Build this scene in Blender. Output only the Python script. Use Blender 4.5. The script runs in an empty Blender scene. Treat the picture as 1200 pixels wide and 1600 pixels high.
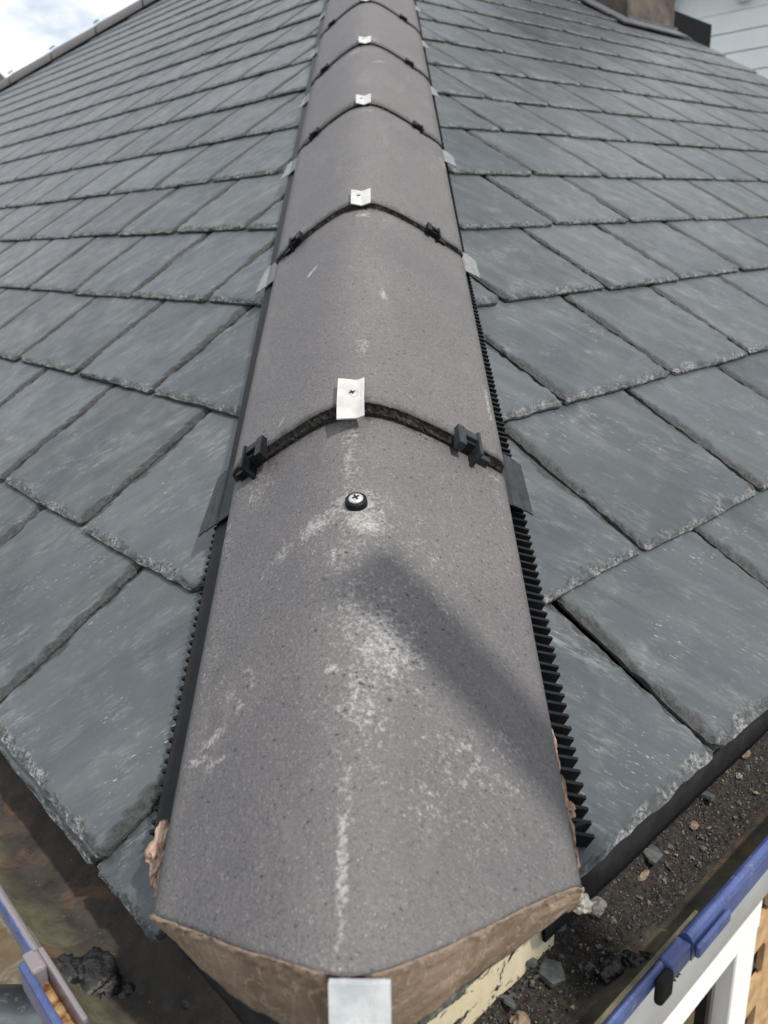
import bpy, math, random
import numpy as np
from mathutils import Vector, Matrix
random.seed(7); rng = np.random.RandomState(11)
sc = bpy.context.scene; COL = sc.collection

# ------------------------------------------------------------------ camera
CYAW, CPIT, CROLL = -0.05491964, -0.32449565, -0.03733208
CLOC = np.array([0.03764255, -0.2605555, 0.41674093]); FPX = 1306.38
def nrm(v): v = np.asarray(v, float); return v / np.linalg.norm(v)
fwd = np.array([math.sin(CYAW)*math.cos(CPIT), math.cos(CYAW)*math.cos(CPIT), math.sin(CPIT)])
r0 = nrm(np.cross(fwd, [0, 0, 1])); u0 = np.cross(r0, fwd)
cr = r0*math.cos(CROLL) + u0*math.sin(CROLL); cu = -r0*math.sin(CROLL) + u0*math.cos(CROLL)
cam = bpy.data.cameras.new('camera'); camo = bpy.data.objects.new('camera', cam); COL.objects.link(camo)
mw = Matrix(((cr[0], cu[0], -fwd[0], CLOC[0]), (cr[1], cu[1], -fwd[1], CLOC[1]), (cr[2], cu[2], -fwd[2], CLOC[2]), (0, 0, 0, 1)))
camo.matrix_world = mw
cam.sensor_fit = 'VERTICAL'; cam.sensor_height = 36; cam.lens = FPX/1600*36
cam.clip_start = 0.02; cam.clip_end = 3000
cam.dof.use_dof = True; cam.dof.focus_distance = 0.74; cam.dof.aperture_fstop = 11.0
sc.camera = camo

# ------------------------------------------------------------------ light
SUN = nrm([0.60, -0.50, 1.15])            # direction towards the sun
wd = bpy.data.worlds.new('World'); sc.world = wd; wd.use_nodes = True
wn = wd.node_tree.nodes; wl = wd.node_tree.links; wn.clear()
sky = wn.new('ShaderNodeTexSky'); sky.sky_type = 'NISHITA'; sky.sun_disc = False
sky.sun_elevation = math.asin(SUN[2]); sky.sun_rotation = math.atan2(SUN[0], SUN[1])
sky.air_density = 1.0; sky.dust_density = 1.5; sky.ozone_density = 1.0
tc = wn.new('ShaderNodeTexCoord'); mp = wn.new('ShaderNodeMapping'); mp.inputs['Scale'].default_value = (1, 1, 2.2)
ns = wn.new('ShaderNodeTexNoise'); ns.inputs['Scale'].default_value = 3.1; ns.inputs['Detail'].default_value = 8; ns.inputs['Roughness'].default_value = .6
rp = wn.new('ShaderNodeValToRGB'); rp.color_ramp.elements[0].position = .26; rp.color_ramp.elements[1].position = .44
mx = wn.new('ShaderNodeMix'); mx.data_type = 'RGBA'
cl = wn.new('ShaderNodeValToRGB'); cl.color_ramp.elements[0].position = .35; cl.color_ramp.elements[0].color = (8.6, 9.2, 10.0, 1); cl.color_ramp.elements[1].position = .7; cl.color_ramp.elements[1].color = (13.5, 13.7, 13.9, 1)
bg = wn.new('ShaderNodeBackground'); bg.inputs['Strength'].default_value = 0.092; wo = wn.new('ShaderNodeOutputWorld')
wl.new(tc.outputs['Generated'], mp.inputs[0]); wl.new(mp.outputs[0], ns.inputs['Vector']); wl.new(ns.outputs[0], rp.inputs[0]); wl.new(ns.outputs[0], cl.inputs[0])
wl.new(rp.outputs[0], mx.inputs[0]); wl.new(sky.outputs[0], mx.inputs[6]); wl.new(cl.outputs[0], mx.inputs[7]); wl.new(mx.outputs[2], bg.inputs[0]); wl.new(bg.outputs[0], wo.inputs[0])
sun = bpy.data.lights.new('sun', 'SUN'); sun.energy = 3.9; sun.angle = math.radians(2.2); sun.color = (1.0, 0.94, 0.85)
suno = bpy.data.objects.new('sun', sun); COL.objects.link(suno)
suno.rotation_euler = Vector(SUN).to_track_quat('Z', 'Y').to_euler()
sc.view_settings.view_transform = 'Standard'; sc.view_settings.look = 'None'; sc.view_settings.gamma = 1
sc.view_settings.use_curve_mapping = False; sc.view_settings.exposure = 0.22
sc.cycles.max_bounces = 6; sc.cycles.diffuse_bounces = 3

# ------------------------------------------------------------------ frames of the roof (eave corner = origin, z=0 is eave level)
AZ = 0.77001; PR, PL = 0.526985, 0.564118
def frame(side):
    p = PR if side > 0 else PL
    e = np.array([side*math.sin(AZ), math.cos(AZ), 0]); hn = np.array([-side*math.cos(AZ), math.sin(AZ), 0])
    up = hn*math.cos(p) + np.array([0, 0, math.sin(p)]); n = np.cross(e, up)*side
    return e, up, n, hn
FR = {1: frame(1), -1: frame(-1)}
H = nrm(np.cross(FR[1][2], FR[-1][2])); H = H if H[1] > 0 else -H
N = nrm(FR[1][2] + FR[-1][2]); X = np.cross(H, N)
Q = {s: nrm(FR[s][0] - (FR[s][0] @ H)*H) for s in (1, -1)}
def hp(x, a, n): return x*X + a*H + n*N                         # hip frame: across, along, above
def sp(side, d, a, h): return Q[side]*d + H*a + FR[side][2]*h    # beside the hip, on a slope
def ep(side, s, out, z):                                         # eave frame: along the eave, outwards, height
    e, up, n, hn = FR[side]; return e*s - hn*out + np.array([0, 0, z])

# ------------------------------------------------------------------ noise
def _hash(i, j, seed):
    v = (i*374761393 + j*668265263 + seed*1442695041).astype(np.int64) & 0xffffffff
    v = ((v ^ (v >> 13))*1274126177) & 0xffffffff
    return ((v ^ (v >> 16)) & 0xffff)/65535.0
def vn(x, y, seed=0):
    x = np.asarray(x, float); y = np.asarray(y, float) + 0*x; i = np.floor(x).astype(np.int64); j = np.floor(y).astype(np.int64)
    fx = x-i; fy = y-j; fx = fx*fx*(3-2*fx); fy = fy*fy*(3-2*fy)
    return (_hash(i, j, seed)*(1-fx)+_hash(i+1, j, seed)*fx)*(1-fy) + (_hash(i, j+1, seed)*(1-fx)+_hash(i+1, j+1, seed)*fx)*fy
def fbm(x, y, seed=0, o=4):
    t = 0; a = .5; f = 1; w = 0
    for k in range(o): t = t + a*vn(np.asarray(x)*f, np.asarray(y)*f, seed+k*17); w += a; a *= .55; f *= 2.03
    return t/w
def sstep(a, b, x): t = np.clip((x-a)/(b-a), 0, 1); return t*t*(3-2*t)

# ------------------------------------------------------------------ object helpers
def tag(o, label=None, cat=None, group=None, kind=None):
    if label: o['label'] = label
    if cat: o['category'] = cat
    if group: o['group'] = group
    if kind: o['kind'] = kind
    return o
def empty(name, loc=(0, 0, 0), parent=None):
    o = bpy.data.objects.new(name, None); COL.objects.link(o); o.location = loc; o.empty_display_size = .05
    if parent: o.parent = parent
    return o
def mesh(name, V, F, mat=None, smooth=False, attrs=None):
    m = bpy.data.meshes.new(name); m.from_pydata([tuple(map(float, v)) for v in V], [], [tuple(map(int, f)) for f in F])
    if mat: m.materials.append(mat)
    if smooth: m.polygons.foreach_set('use_smooth', [True]*len(m.polygons))
    for k, a in (attrs or {}).items():
        at = m.attributes.new(k, 'FLOAT', 'POINT'); at.data.foreach_set('value', np.asarray(a, np.float32))
    m.update(); return m
def link(name, me, parent=None, M=None):
    o = bpy.data.objects.new(name, me); COL.objects.link(o)
    if parent: o.parent = parent; o.matrix_parent_inverse = Matrix.Translation(-Vector(parent.location))
    if M is not None: o.matrix_world = M if parent is None else M; 
    return o
def put(name, V, F, mat, parent=None, smooth=False, attrs=None, center=True):
    V = np.asarray(V, float); c = V.mean(0) if center else np.zeros(3)
    me = mesh(name, V-c, F, mat, smooth, attrs); o = bpy.data.objects.new(name, me); COL.objects.link(o)
    o.location = c
    if parent:
        o.parent = parent; o.matrix_parent_inverse = parent_inv(parent)
    return o
def parent_inv(p):
    M = Matrix.Identity(4); q = p
    M = world_of(p); return M.inverted()
WM = {}
def world_of(o):
    B = o.matrix_basis.copy()
    if o.parent: return world_of(o.parent) @ o.matrix_parent_inverse @ B
    return B
def grid_faces(nu, nv, off=0, flip=False):
    F = []
    for j in range(nv-1):
        for i in range(nu-1):
            a = off+j*nu+i; f = (a, a+1, a+nu+1, a+nu); F.append(f[::-1] if flip else f)
    return F
class MB:
    def __init__(s): s.V = []; s.F = []
    def add(s, V, F): o = len(s.V); s.V += [tuple(v) for v in V]; s.F += [tuple(i+o for i in f) for f in F]; return s
    def box(s, O, A, B, C, c0, c1):
        """box between corner coordinates c0 and c1 in the frame O + A,B,C"""
        O, A, B, C = map(np.asarray, (O, A, B, C)); V = []
        for k in (0, 1):
            for j in (0, 1):
                for i in (0, 1): V.append(O + A*(c0[0], c1[0])[i] + B*(c0[1], c1[1])[j] + C*(c0[2], c1[2])[k])
        return s.add(V, [(0, 2, 3, 1), (4, 5, 7, 6), (0, 1, 5, 4), (2, 6, 7, 3), (0, 4, 6, 2), (1, 3, 7, 5)])
    def tube(s, P, R, n=12, cap=True, up=(0, 0, 1)):
        P = [np.asarray(p, float) for p in P]; R = R if hasattr(R, '__len__') else [R]*len(P); V = []; F = []
        for k, p in enumerate(P):
            t = nrm(P[min(k+1, len(P)-1)] - P[max(k-1, 0)]); a = np.cross(t, up)
            a = nrm(a) if np.linalg.norm(a) > 1e-3 else nrm(np.cross(t, (1, 0, 0))); b = np.cross(a, t)
            for i in range(n): w = 2*math.pi*i/n; V.append(p + R[k]*(a*math.cos(w) + b*math.sin(w)))
        for k in range(len(P)-1):
            for i in range(n): j = (i+1) % n; F.append((k*n+i, k*n+j, (k+1)*n+j, (k+1)*n+i))
        if cap: F.append(tuple(range(n))[::-1]); F.append(tuple((len(P)-1)*n+i for i in range(n)))
        return s.add(V, F)
    def obj(s, name, mat, parent=None, smooth=False): return put(name, s.V, s.F, mat, parent, smooth)
def bevel(o, w, seg=2):
    m = o.modifiers.new('bevel', 'BEVEL'); m.width = w; m.segments = seg; m.limit_method = 'ANGLE'; m.angle_limit = .6; return o
def fixn(o):
    import bmesh
    b = bmesh.new(); b.from_mesh(o.data); bmesh.ops.recalc_face_normals(b, faces=b.faces); b.to_mesh(o.data); b.free(); return o

# ------------------------------------------------------------------ materials
class Mat:
    def __init__(s, name, rough=.6, spec=.5, metal=0):
        s.m = bpy.data.materials.new(name); s.m.use_nodes = True; s.t = s.m.node_tree; s.b = s.t.nodes['Principled BSDF']
        s.b.inputs['Roughness'].default_value = rough; s.b.inputs['Specular IOR Level'].default_value = spec; s.b.inputs['Metallic'].default_value = metal
        s.co = None
    def n(s, typ, **kw):
        x = s.t.nodes.new('ShaderNode'+typ)
        for k, v in kw.items(): setattr(x, k, v)
        return x
    def l(s, a, b): s.t.links.new(a, b)
    def coords(s, rand=0, mode='Object'):
        t = s.n('TexCoord'); out = t.outputs[mode]
        if rand:
            oi = s.n('ObjectInfo'); m = s.n('Math', operation='MULTIPLY'); m.inputs[1].default_value = rand; s.l(oi.outputs['Random'], m.inputs[0])
            v = s.n('VectorMath', operation='ADD'); s.l(out, v.inputs[0]); s.l(m.outputs[0], v.inputs[1]); out = v.outputs[0]; s.rand = oi.outputs['Random']
        s.co = out; return out
    def noise(s, scale, detail=4, rough=.55, stretch=None, rot=0, dist=0):
        co = s.co
        if stretch or rot:
            if rot:
                m0 = s.n('Mapping'); m0.inputs['Rotation'].default_value = (0, 0, rot); s.l(co, m0.inputs[0]); co = m0.outputs[0]
            m = s.n('Mapping'); m.inputs['Scale'].default_value = stretch or (1, 1, 1); s.l(co, m.inputs[0]); co = m.outputs[0]
        x = s.n('TexNoise'); x.inputs['Scale'].default_value = scale; x.inputs['Detail'].default_value = detail; x.inputs['Roughness'].default_value = rough; x.inputs['Distortion'].default_value = dist
        s.l(co, x.inputs['Vector']); return x.outputs[0]
    def ramp(s, fac, a, b, ca=(0, 0, 0), cb=(1, 1, 1)):
        r = s.n('ValToRGB'); r.color_ramp.elements[0].position = a; r.color_ramp.elements[1].position = b
        r.color_ramp.elements[0].color = (*ca, 1); r.color_ramp.elements[1].color = (*cb, 1); s.l(fac, r.inputs[0]); return r.outputs[0]
    def mix(s, fac, a, b, bt='MIX'):
        x = s.n('Mix', data_type='RGBA', blend_type=bt)
        for i, v in ((0, fac), (6, a), (7, b)):
            if isinstance(v, (int, float)): x.inputs[i].default_value = v
            elif isinstance(v, tuple): x.inputs[i].default_value = (*v, 1)
            else: s.l(v, x.inputs[i])
        return x.outputs[2]
    def math(s, op, a, b=None):
        x = s.n('Math', operation=op)
        for i, v in ((0, a), (1, b)):
            if v is None: continue
            if isinstance(v, (int, float)): x.inputs[i].default_value = v
            else: s.l(v, x.inputs[i])
        return x.outputs[0]
    def attr(s, name): x = s.n('Attribute'); x.attribute_name = name; return x.outputs['Fac']
    def col(s, c):
        if isinstance(c, tuple): s.b.inputs['Base Color'].default_value = (*c, 1)
        else: s.l(c, s.b.inputs['Base Color'])
    def rough(s, r): s.l(r, s.b.inputs['Roughness'])
    def bump(s, h, dist, strength=1.0):
        x = s.n('Bump'); x.inputs['Distance'].default_value = dist; x.inputs['Strength'].default_value = strength; s.l(h, x.inputs['Height'])
        if getattr(s, 'lastb', None): s.l(s.lastb, x.inputs['Normal'])
        s.lastb = x.outputs[0]; s.l(x.outputs[0], s.b.inputs['Normal'])

def m_slate():
    M = Mat('slate', .5, .40); M.coords(rand=37); oi = M.n('ObjectInfo'); vr = M.n('VectorRotate', rotation_type='Z_AXIS'); M.l(M.co, vr.inputs['Vector']); M.l(M.math('SUBTRACT', M.math('MULTIPLY', oi.outputs['Object Index'], .8), .4), vr.inputs['Angle']); M.co = vr.outputs[0]
    base = M.mix(M.ramp(M.math('FRACT', M.math('MULTIPLY', M.rand, 7.3)), .2, .8), M.ramp(M.rand, 0, 1, (.021, .027, .033), (.060, .069, .078)), M.ramp(M.rand, 0, 1, (.030, .037, .041), (.040, .050, .061)))
    big = M.noise(9, 3); base = M.mix(M.math('MULTIPLY', M.ramp(M.math('ADD', big, M.math('MULTIPLY', M.math('FRACT', M.math('MULTIPLY', M.rand, 23.7)), .34)), .52, .86), .60), base, (.082, .092, .100))
    wide = M.noise(4.1, 2); base = M.mix(M.math('MULTIPLY', M.ramp(wide, .45, .7), .4), base, (.058, .064, .064))
    riv = M.noise(38, 6, .65, stretch=(1, .16, 1), dist=.2)
    base = M.mix(M.math('MULTIPLY', M.ramp(riv, .3, .7), .35), base, (.020, .026, .030))
    # fine pale scratches along the grain
    sc1 = M.noise(260, 3, .6, stretch=(1, .10, 1)); m1 = M.ramp(sc1, .60, .74)
    sc2 = M.noise(90, 4, .7, stretch=(1, .35, 1), rot=.3, dist=1.0); m2 = M.ramp(sc2, .67, .74)
    reg = M.ramp(M.noise(11, 4, .65), .46, .68)
    base = M.mix(M.math('MULTIPLY', M.math('MULTIPLY', m1, reg), .42), base, (.22, .24, .25))
    base = M.mix(M.math('MULTIPLY', M.math('MULTIPLY', m2, reg), .55), base, (.36, .38, .38))
    # dusty scuffs
    sf = M.math('MULTIPLY', M.ramp(M.noise(14, 5, .6, dist=.8), .50, .72), M.ramp(M.noise(190, 6, .8, stretch=(1, .25, 1)), .47, .62))
    base = M.mix(M.math('MULTIPLY', sf, .38), base, (.35, .37, .38))
    ws = M.noise(30, 4, .6, stretch=(1, .12, 1), dist=.3); base = M.mix(M.math('MULTIPLY', M.ramp(ws, .52, .70), .35), base, (.105, .115, .118)); base = M.mix(M.math('MULTIPLY', M.ramp(M.noise(21, 4, .6, stretch=(1, .2, 1)), .56, .72), .45), base, (.020, .024, .026))
    fl = M.noise(420, 3, .6, stretch=(1, .30, 1)); base = M.mix(M.math('MULTIPLY', M.ramp(fl, .625, .71), M.math('ADD', M.math('MULTIPLY', M.ramp(M.noise(17, 4, .6), .50, .66), .75), .08)), base, (.36, .39, .40))
    side = M.attr('side'); chip = M.attr('chip'); cn = M.noise(230, 6, .8, dist=.4); cn2 = M.noise(45, 3, .6)
    cc = M.ramp(cn, .42, .64, (.020, .024, .026), (.33, .345, .345)); cc = M.mix(M.ramp(cn2, .38, .6), (.046, .054, .057), cc)
    cc = M.mix(M.math('MULTIPLY', side, .93), cc, M.ramp(cn, .3, .7, (.012, .013, .014), (.055, .057, .056))); base = M.mix(M.math('MULTIPLY', chip, .9), base, cc)
    M.col(base)
    r = M.ramp(M.noise(30, 3), .3, .7, (.38,)*3, (.52,)*3); M.rough(M.mix(chip, r, (.7, .7, .7)))
    M.bump(riv, .0011, .8); M.bump(M.noise(260, 4, .6, stretch=(1, .25, 1)), .0003, .8)
    M.bump(M.math('MULTIPLY', M.noise(110, 5, .7, dist=.6), chip), .005, 1.0)
    return M.m
def m_tile():
    M = Mat('concrete_tile', .62, .45); M.coords(rand=11)
    sm = M.attr('stain'); pale_tone = M.attr('pale_tone')
    big = M.noise(14, 4); b = M.ramp(big, .3, .7, (.084, .079, .083), (.118, .111, .113))
    b = M.mix(M.math('MULTIPLY', pale_tone, .6), b, (.150, .140, .136))
    fine = M.noise(700, 3, .6); b = M.mix(M.ramp(fine, .35, .65), M.mix(.6, b, (.045, .043, .048)), b); f2 = M.noise(330, 4, .7); b = M.mix(M.ramp(f2, .50, .68), b, M.mix(.25, b, (.21, .20, .205)))
    sp = M.noise(900, 2, .5); b = M.mix(M.math('MULTIPLY', M.ramp(sp, .67, .72), .6), b, (.45, .45, .45))
    pit = M.noise(330, 2, .5, dist=.5); pm = M.ramp(pit, .29, .34, (1, 1, 1), (0, 0, 0)); b = M.mix(pm, b, (.022, .022, .026))
    gm = M.ramp(M.math('ADD', M.math('MULTIPLY', M.attr('grime'), .5), M.noise(120, 5, .75)), .66, .92); b = M.mix(M.math('MULTIPLY', gm, .8), b, (.022, .021, .022))
    drift = M.noise(5.5, 3, .6); b = M.mix(M.math('MULTIPLY', M.ramp(drift, .45, .7), .4), b, (.068, .066, .075)); run = M.noise(26, 4, .6, stretch=(1, .25, .5), dist=.8); b = M.mix(M.math('MULTIPLY', M.ramp(run, .56, .74), .28), b, (.19, .175, .165))
    # efflorescence
    ef = M.noise(75, 8, .8, dist=.5); th = M.math('ADD', M.math('ADD', ef, M.math('MULTIPLY', sm, .43)), M.math('MULTIPLY', M.math('SUBTRACT', M.noise(330, 4, .75), .5), 1.0)); em = M.ramp(th, .66, .90)
    grain = M.ramp(M.noise(480, 3, .7), .32, .62); em = M.math('MULTIPLY', em, M.math('ADD', M.math('MULTIPLY', grain, .75), .25))
    b = M.mix(M.math('MULTIPLY', em, .62), b, (.44, .43, .41))
    scr = M.noise(60, 3, .6, stretch=(1, .06, .3), rot=.5); b = M.mix(M.math('MULTIPLY', M.ramp(scr, .74, .76), .5), b, (.42, .42, .4))
    M.col(b); M.rough(M.ramp(big, .3, .7, (.55,)*3, (.7,)*3))
    M.bump(M.noise(430, 4, .65), .0010, .9); M.bump(pit, .0012, .45); M.bump(M.noise(55, 3), .0012, .5)
    return M.m
def simple(name, ca, cb, scale=40, rough=.6, spec=.5, bump=.0005, bscale=200, metal=0, rand=5, lo=.35, hi=.65, spots=None, detail=5):
    M = Mat(name, rough, spec, metal); M.coords(rand=rand)
    b = M.ramp(M.noise(scale, detail, .6), lo, hi, ca, cb)
    if spots:
        sc_, a, c2, col, f = spots; b = M.mix(M.math('MULTIPLY', M.ramp(M.noise(sc_, 4, .65, dist=.6), a, c2), f), b, col)
    M.col(b)
    if bump: M.bump(M.noise(bscale, 4, .65), bump, .7)
    return M.m
def m_gutter():
    M = Mat('cast_iron_gutter_inside', .7, .35); M.coords()
    lip = M.attr('lip')
    b = M.ramp(M.noise(28, 5, .7), .35, .65, (.014, .012, .011), (.050, .040, .032))
    ol = M.ramp(M.noise(60, 6, .7), .3, .7, (.045, .042, .026), (.125, .115, .075))
    b = M.mix(M.ramp(M.math('ADD', lip, M.math('MULTIPLY', M.math('SUBTRACT', M.noise(16, 4), .5), .7)), .60, .86), b, ol)
    ru = M.ramp(M.noise(19, 6, .7, dist=.5), .56, .72); b = M.mix(M.math('MULTIPLY', ru, .6), b, (.19, .085, .04))
    b = M.mix(M.ramp(M.noise(500, 3), .69, .74), b, (.18, .16, .13))
    M.col(b); M.bump(M.noise(300, 5, .7), .0012, .8); M.bump(M.noise(40, 3), .002, .5); return M.m
def m_blue():
    M = Mat('blue_gutter_paint', .38, .5); M.coords()
    b = M.ramp(M.noise(50, 4), .3, .7, (.026, .042, .130), (.050, .076, .205))
    ex = M.attr('bare'); b = M.mix(M.ramp(M.math('ADD', ex, M.math('MULTIPLY', M.math('SUBTRACT', M.noise(90, 5, .7), .5), .8)), .45, .6), b, (.17, .15, .16))
    b = M.mix(M.ramp(M.noise(75, 7, .8), .56, .68), b, (.14, .155, .20))
    M.col(b); M.bump(M.noise(160, 4, .7), .0012, .7); return M.m
def m_mortar():
    M = Mat('brown_mortar', .8, .25); M.coords()
    b = M.ramp(M.noise(30, 5, .6, stretch=(1, 1, .5)), .3, .7, (.17, .120, .083), (.35, .255, .185))
    st = M.noise(17, 5, .6, stretch=(1.3, 1.3, .6), rot=.3, dist=1.8); b = M.mix(M.math('MULTIPLY', M.ramp(st, .57, .64), .8), b, (.30, .25, .19))
    vein = M.noise(34, 3, .6, dist=2.2); v2 = M.ramp(M.math('ABSOLUTE', M.math('SUBTRACT', vein, .5)), 0, .022, (1, 1, 1), (0, 0, 0))
    b = M.mix(M.math('MULTIPLY', v2, .75), b, (.46, .37, .29))
    edge = M.attr('edge'); b = M.mix(M.ramp(M.math('ADD', edge, M.math('MULTIPLY', M.math('SUBTRACT', M.noise(220, 4, .7), .5), .7)), .5, .68), b, (.38, .29, .23))
    M.col(b); M.bump(M.noise(260, 6, .8), .0032, 1.0); M.bump(st, .002, .7); M.bump(M.math('MULTIPLY', M.noise(260, 4, .7), edge), .003, .8); return M.m
def m_peel(name, paint, under, thr=.56, sc_=26):
    M = Mat(name, .6, .4); M.coords()
    b = M.ramp(M.noise(90, 5), .3, .7, tuple(.86*c for c in paint), paint)
    k = M.ramp(M.noise(sc_, 7, .75, stretch=(1, 1, 2.0), dist=.5), thr, thr+.015); b = M.mix(k, b, under); M.col(b); M.bump(k, .0012, .6); M.bump(M.noise(200, 4), .0006, .6); return M.m
SLATE = m_slate(); TILE = m_tile(); GUT = m_gutter(); BLUE = m_blue(); MORTAR = m_mortar()
PLASTIC = simple('black_plastic', (.004, .005, .006), (.009, .010, .012), 60, .45, .14, .0003, 90, spots=(900, .66, .72, (.22, .22, .22), .6))
FLAP = simple('grey_sealing_strip', (.016, .018, .021), (.028, .032, .036), 90, .6, .25, .0002, 90, spots=(500, .68, .72, (.5, .5, .5), .8))
FLAP_SHEEN = simple('sheen_sealing_strip', (.13, .135, .14), (.19, .195, .20), 90, .5, .4, .0002, 90)  # farther strips: bright sky reflection put in as a lighter base colour
FELT = simple('black_felt', (.008, .008, .010), (.018, .018, .020), 60, .75, .3, .001, 240)
DARKEND = simple('rough_tile_core', (.018, .017, .017), (.075, .070, .066), 330, .9, .2, .003, 380, lo=.4, hi=.7)
STEEL = simple('galvanised_steel', (.38, .41, .43), (.56, .59, .60), 45, .42, .5, .0008, 90, metal=.2, spots=(60, .55, .68, (.28, .30, .31), .6))
ZINC = simple('zinc_tube', (.20, .22, .23), (.33, .35, .36), 30, .38, .5, .0006, 90, metal=.6, spots=(45, .60, .66, (.62, .62, .6), .8))
PLATE = simple('pale_seal_plate', (.33, .33, .32), (.44, .44, .43), 60, .4, .5, .0003, 150, spots=(150, .66, .72, (.25, .25, .25), .5))
SCREW = simple('screw_metal', (.38, .38, .38), (.5, .5, .5), 200, .35, .5, 0, 10, metal=.5)
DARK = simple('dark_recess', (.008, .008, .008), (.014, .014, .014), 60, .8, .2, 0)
PINK = simple('pink_mortar', (.22, .145, .11), (.42, .30, .235), 160, .9, .2, .003, 300, lo=.3, hi=.7)
WHITEM = simple('white_mortar', (.24, .22, .19), (.46, .44, .40), 160, .9, .2, .003, 300)
CREAM = m_peel('cream_paint_over_bitumen', (.56, .50, .35), (.012, .012, .014))
WHITE = simple('white_upvc', (.74, .75, .75), (.80, .80, .80), 8, .35, .5, 0)
WHITE_SHADED = simple('shaded_white_upvc', (.28, .29, .30), (.34, .35, .36), 8, .3, .5, 0)  # white bull-nose under the gutter: the shade is put into its colour
BOARDW = simple('white_board_paint', (.76, .80, .82), (.82, .85, .86), 5, .5, .4, .001, 30)
GRIT = simple('gutter_grit', (.008, .007, .007), (.040, .034, .029), 260, .9, .2, .004, 330, lo=.35, hi=.7, spots=(900, .62, .68, (.33, .28, .22), .7))
CHIPM = simple('slate_chips', (.035, .040, .042), (.09, .10, .10), 90, .7, .3, .001, 200)
STONE = simple('brown_crumbs', (.10, .07, .05), (.24, .18, .13), 160, .9, .2, .002, 300)
GREYST = simple('grey_mortar_lump', (.12, .11, .105), (.27, .25, .24), 200, .9, .2, .003, 300)
TAR = simple('tar', (.004, .004, .004), (.011, .011, .012), 50, .5, .5, .003, 130, spots=(60, .6, .7, (.05, .05, .05), .6))
BRICK = simple('buff_brick', (.30, .19, .10), (.46, .31, .17), 30, .9, .2, .002, 200)
MORT2 = simple('wall_mortar', (.24, .22, .19), (.33, .30, .26), 60, .9, .2, .002, 200)
LEAD = simple('lead_flashing', (.05, .052, .06), (.10, .105, .12), 9, .5, .5, .002, 20)
RENDER = simple('mottled_render', (.045, .038, .034), (.12, .10, .085), 9, .85, .3, .003, 60, spots=(5, .55, .7, (.17, .15, .13), .6))
CONC = simple('paving', (.16, .155, .145), (.24, .235, .22), 6, .9, .2, .004, 60)
HILLM = simple('hill_green', (.035, .05, .045), (.05, .065, .06), .05, .9, .1, 0, rand=0)
WOODB = simple('scaffold_board', (.22, .16, .10), (.36, .27, .17), 12, .8, .3, .001, 90, spots=(18, .5, .6, (.5, .46, .36), .8))

# ------------------------------------------------------------------ ground, hill
def sheet(name, z, x0, x1, y0, y1, mat, n=2):
    xs = np.linspace(x0, x1, n); ys = np.linspace(y0, y1, n); V = [(x, y, z) for y in ys for x in xs]
    return tag(put(name, V, grid_faces(n, n), mat, center=False), kind='structure')
sheet('ground', -2.9, -1500, 1500, -1500, 1500, simple('lawn', (.03, .05, .02), (.06, .08, .03), 2, .9, .2, 0, rand=0))
sheet('patio', -2.894, -12, 12, -9, 14, CONC)
# far wooded hill seen past the ridge at the left
n = 40; V = []
for j in range(n):
    for i in range(n):
        x = -420 + 320*i/(n-1); y = 560 + 200*j/(n-1)
        V.append((x, y, -3 + 128*math.exp(-((x+325)/70)**2)*math.exp(-((y-660)/60)**2)*(1+.10*fbm(x*.05, y*.05, 5))))
tag(put('hill', V, grid_faces(n, n), HILLM, smooth=True, center=False), kind='structure')

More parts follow.
